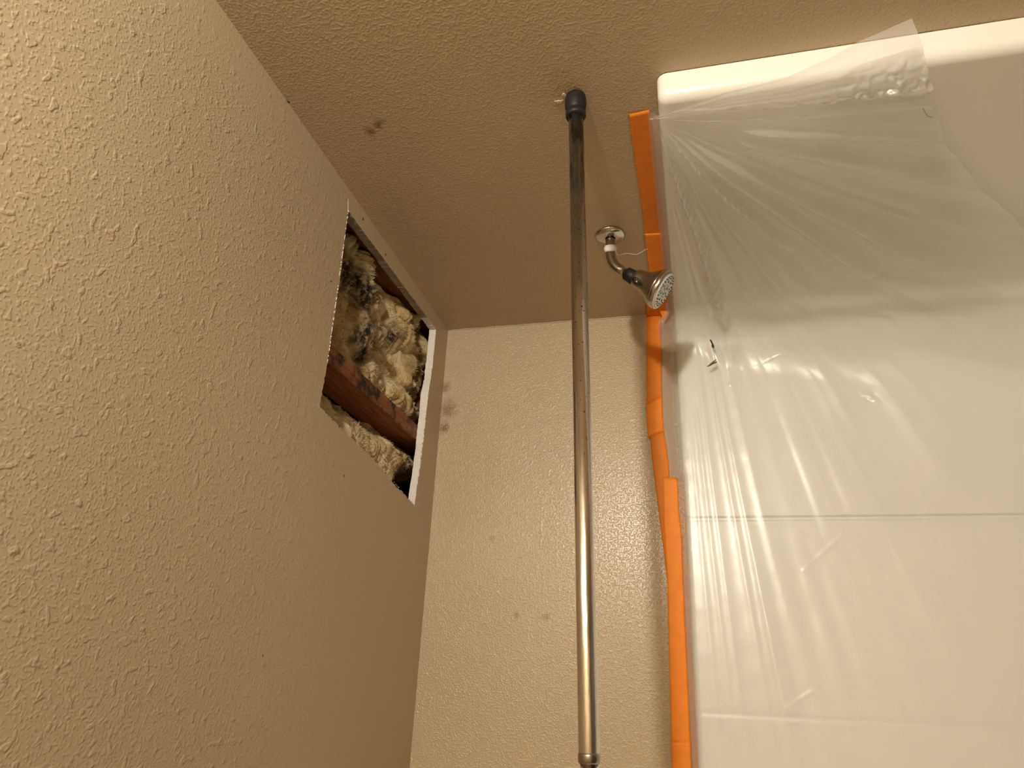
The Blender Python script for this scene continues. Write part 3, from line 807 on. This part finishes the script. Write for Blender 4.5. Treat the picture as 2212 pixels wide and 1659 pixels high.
# white thread tape wound round the arm
tp = [F0 + Vector((0.0265 + 0.0020 * i, 0, 0)) for i in range(9)]
v, f = tube(tp, lambda i: 0.0112 + 0.0026 * math.sin(math.pi * i / 8) + 0.0004 * math.sin(i * 2.3), 28)
v = [Vector(q) + Vector((0.006 * math.sin((q[1] - F0.y) * 90), 0, 0)) for q in map(Vector, v)]
tt = mesh_obj('thread_tape', v, f, M_PTFE, sh, smooth=True)
tt['label'] = 'white thread tape wound round the arm'
s = [(0.0440, 0.3740, 1.9405), (0.0560, 0.3720, 1.9370), (0.0545, 0.3720, 1.9280), (0.0526, 0.3720, 1.9183), (0.0555, 0.3720, 1.9080), (0.0584, 0.3720, 1.8974), (0.0560, 0.3720, 1.8910), (0.0519, 0.3720, 1.8849), (0.0480, 0.3720, 1.8790), (0.0476, 0.3720, 1.8734)]
sp2 = resample(s, 60)
sp2 = [sum((sp2[min(max(i + k, 0), 59)] for k in range(-2, 3)), Vector()) / 5 for i in range(60)]
v, f = tube(sp2, lambda i: 0.00055 - 0.0000055 * i, 8)
mesh_obj('loose_thread', v, f, M_PTFE, tt, smooth=True)
S0 = Vector((0.0990, 0.3690, 1.9200)); K = 1.09; hx = Vector((0.55, 0.0, -0.835)).normalized()
v, f = lathe([(0.000, 0.0), (0.000, 0.0125), (0.0015, 0.0140), (0.020, 0.0150), (0.0215, 0.0140), (0.0215, 0.0)], S0, (hx + d45).normalized(), 40)
mesh_obj('black_collar', v, f, M_RUBBER, sh, smooth=True)
v, f = lathe([(0.017, 0.0), (0.017, 0.0132), (0.022, 0.0165), (0.027, 0.0178), (0.034, 0.0186), (0.042, 0.0205), (0.050, 0.0242), (0.057, 0.0290), (0.063, 0.0335), (0.0685, 0.0368), (0.0705, 0.0372), (0.0708, 0.0366), (0.0708, 0.0)], S0, hx, 64, K)
bell = mesh_obj('bell_body', v, f, M_CHROME_D, sh, smooth=True)
v, f = lathe([(0.0705, 0.0), (0.0705, 0.0372), (0.0715, 0.0380), (0.0760, 0.0385), (0.0795, 0.0382), (0.0815, 0.0368), (0.0820, 0.0350), (0.0812, 0.0342), (0.0812, 0.0)], S0, hx, 64, K)
mesh_obj('face_ring', v, f, M_CHROME, sh, smooth=True)
v, f = lathe([(0.0806, 0.0), (0.0806, 0.0345), (0.0828, 0.0338), (0.0836, 0.0300), (0.0838, 0.015), (0.0838, 0.0)], S0, hx, 64, K)
face = mesh_obj('face_plate', v, f, M_FACE, sh, smooth=True)
e1 = Vector((0, 1, 0)); e2 = hx.cross(e1).normalized()
nv, nfc = [], []
def nozzle(r, a, sz, ln=1.0, h=0.0014):
    r = r * K
    c = S0 + hx * 0.0836 * K + (e1 * math.cos(a) + e2 * math.sin(a)) * r
    tr = (e1 * math.cos(a) + e2 * math.sin(a)); tt_ = hx.cross(tr)
    b = len(nv); n = 8
    for hh, sc in ((0, 1.0), (h, 0.8)):
        for k in range(n):
            q = 2 * math.pi * k / n
            nv.append(c + hx * hh + (tr * math.cos(q) * ln + tt_ * math.sin(q)) * sz * sc)
    for k in range(n): nfc.append((b + k, b + (k + 1) % n, b + n + (k + 1) % n, b + n + k))
    nfc.append(tuple(b + n + k for k in range(n)))
for ring_r, cnt, sz, ln in ((0.0295, 26, 0.0011, 1.0), (0.0255, 18, 0.0011, 1.2), (0.0190, 8, 0.0010, 2.6), (0.0120, 8, 0.0009, 1.0), (0.0065, 4, 0.0010, 2.4)):
    for k in range(cnt):
        nozzle(ring_r, 2 * math.pi * (k + 0.5 * (cnt % 4 == 2)) / cnt, sz, ln)
nz = mesh_obj('nozzles', nv, nfc, M_BLACK, face)
nz['kind'] = 'stuff'
# setting lever recess on the side of the bell
side = (e1 * 0.75 + e2 * 0.66).normalized()
lv = []
for k in range(18):
    q = 2 * math.pi * k / 18
    lv.append(S0 + hx * (0.034 + 0.0105 * math.cos(q)) + side.cross(hx) * 0.0062 * math.sin(q) + side * (0.0212 + 0.0016 * math.cos(q)))
v, f = tube(lv + [lv[0]], 0.0012, 8, cap=False)
mesh_obj('lever_rim', v, f, M_BLACK, bell, smooth=True)
v, f = tube([S0 + hx * 0.030 + side * 0.0204, S0 + hx * 0.036 + side * 0.0231, S0 + hx * 0.040 + side * 0.0231], 0.0024, 12)
mesh_obj('setting_lever', v, f, M_CHROME_D, bell, smooth=True)

# ------------------------------------------------------------------ vanity light on the same wall, out of the frame behind the phone
vl = empty('vanity_light', (0.0, 2.32, 2.06))
tag(vl, 'vanity light bar with three open frosted shades on the tan wall', 'lamp')
v, f = box((0.0005, 2.02, 2.01), (0.030, 2.62, 2.11))
bevel(mesh_obj('backplate', v, f, M_CHROME, vl), 0.006, 3)
M_SHADE = m_simple('frosted_shade', (0.85, 0.82, 0.78), 0.5)
for y in (2.12, 2.32, 2.52):
    v, f = lathe([(0.030, 0.0), (0.030, 0.020), (0.042, 0.022), (0.044, 0.0)], (0.0, y, 2.06), (1, 0, 0), 24)
    so = mesh_obj('lamp_arm', v, f, M_CHROME, vl, smooth=True)
    v, f = lathe([(0.040, 0.022), (0.044, 0.034), (0.052, 0.046), (0.0521, 0.049), (0.043, 0.037), (0.038, 0.024)], (0.0, y, 2.06), (1, 0, 0), 32)
    mesh_obj('glass_shade', v, f, M_SHADE, so, smooth=True)
    ld = bpy.data.lights.new('bulb', 'POINT'); ld.energy = LAMP_WATTS; ld.color = LAMP_COLOR; ld.shadow_soft_size = 0.045
    lo = bpy.data.objects.new('bulb', ld); lo.location = (0.092, y, 2.06); col.objects.link(lo)
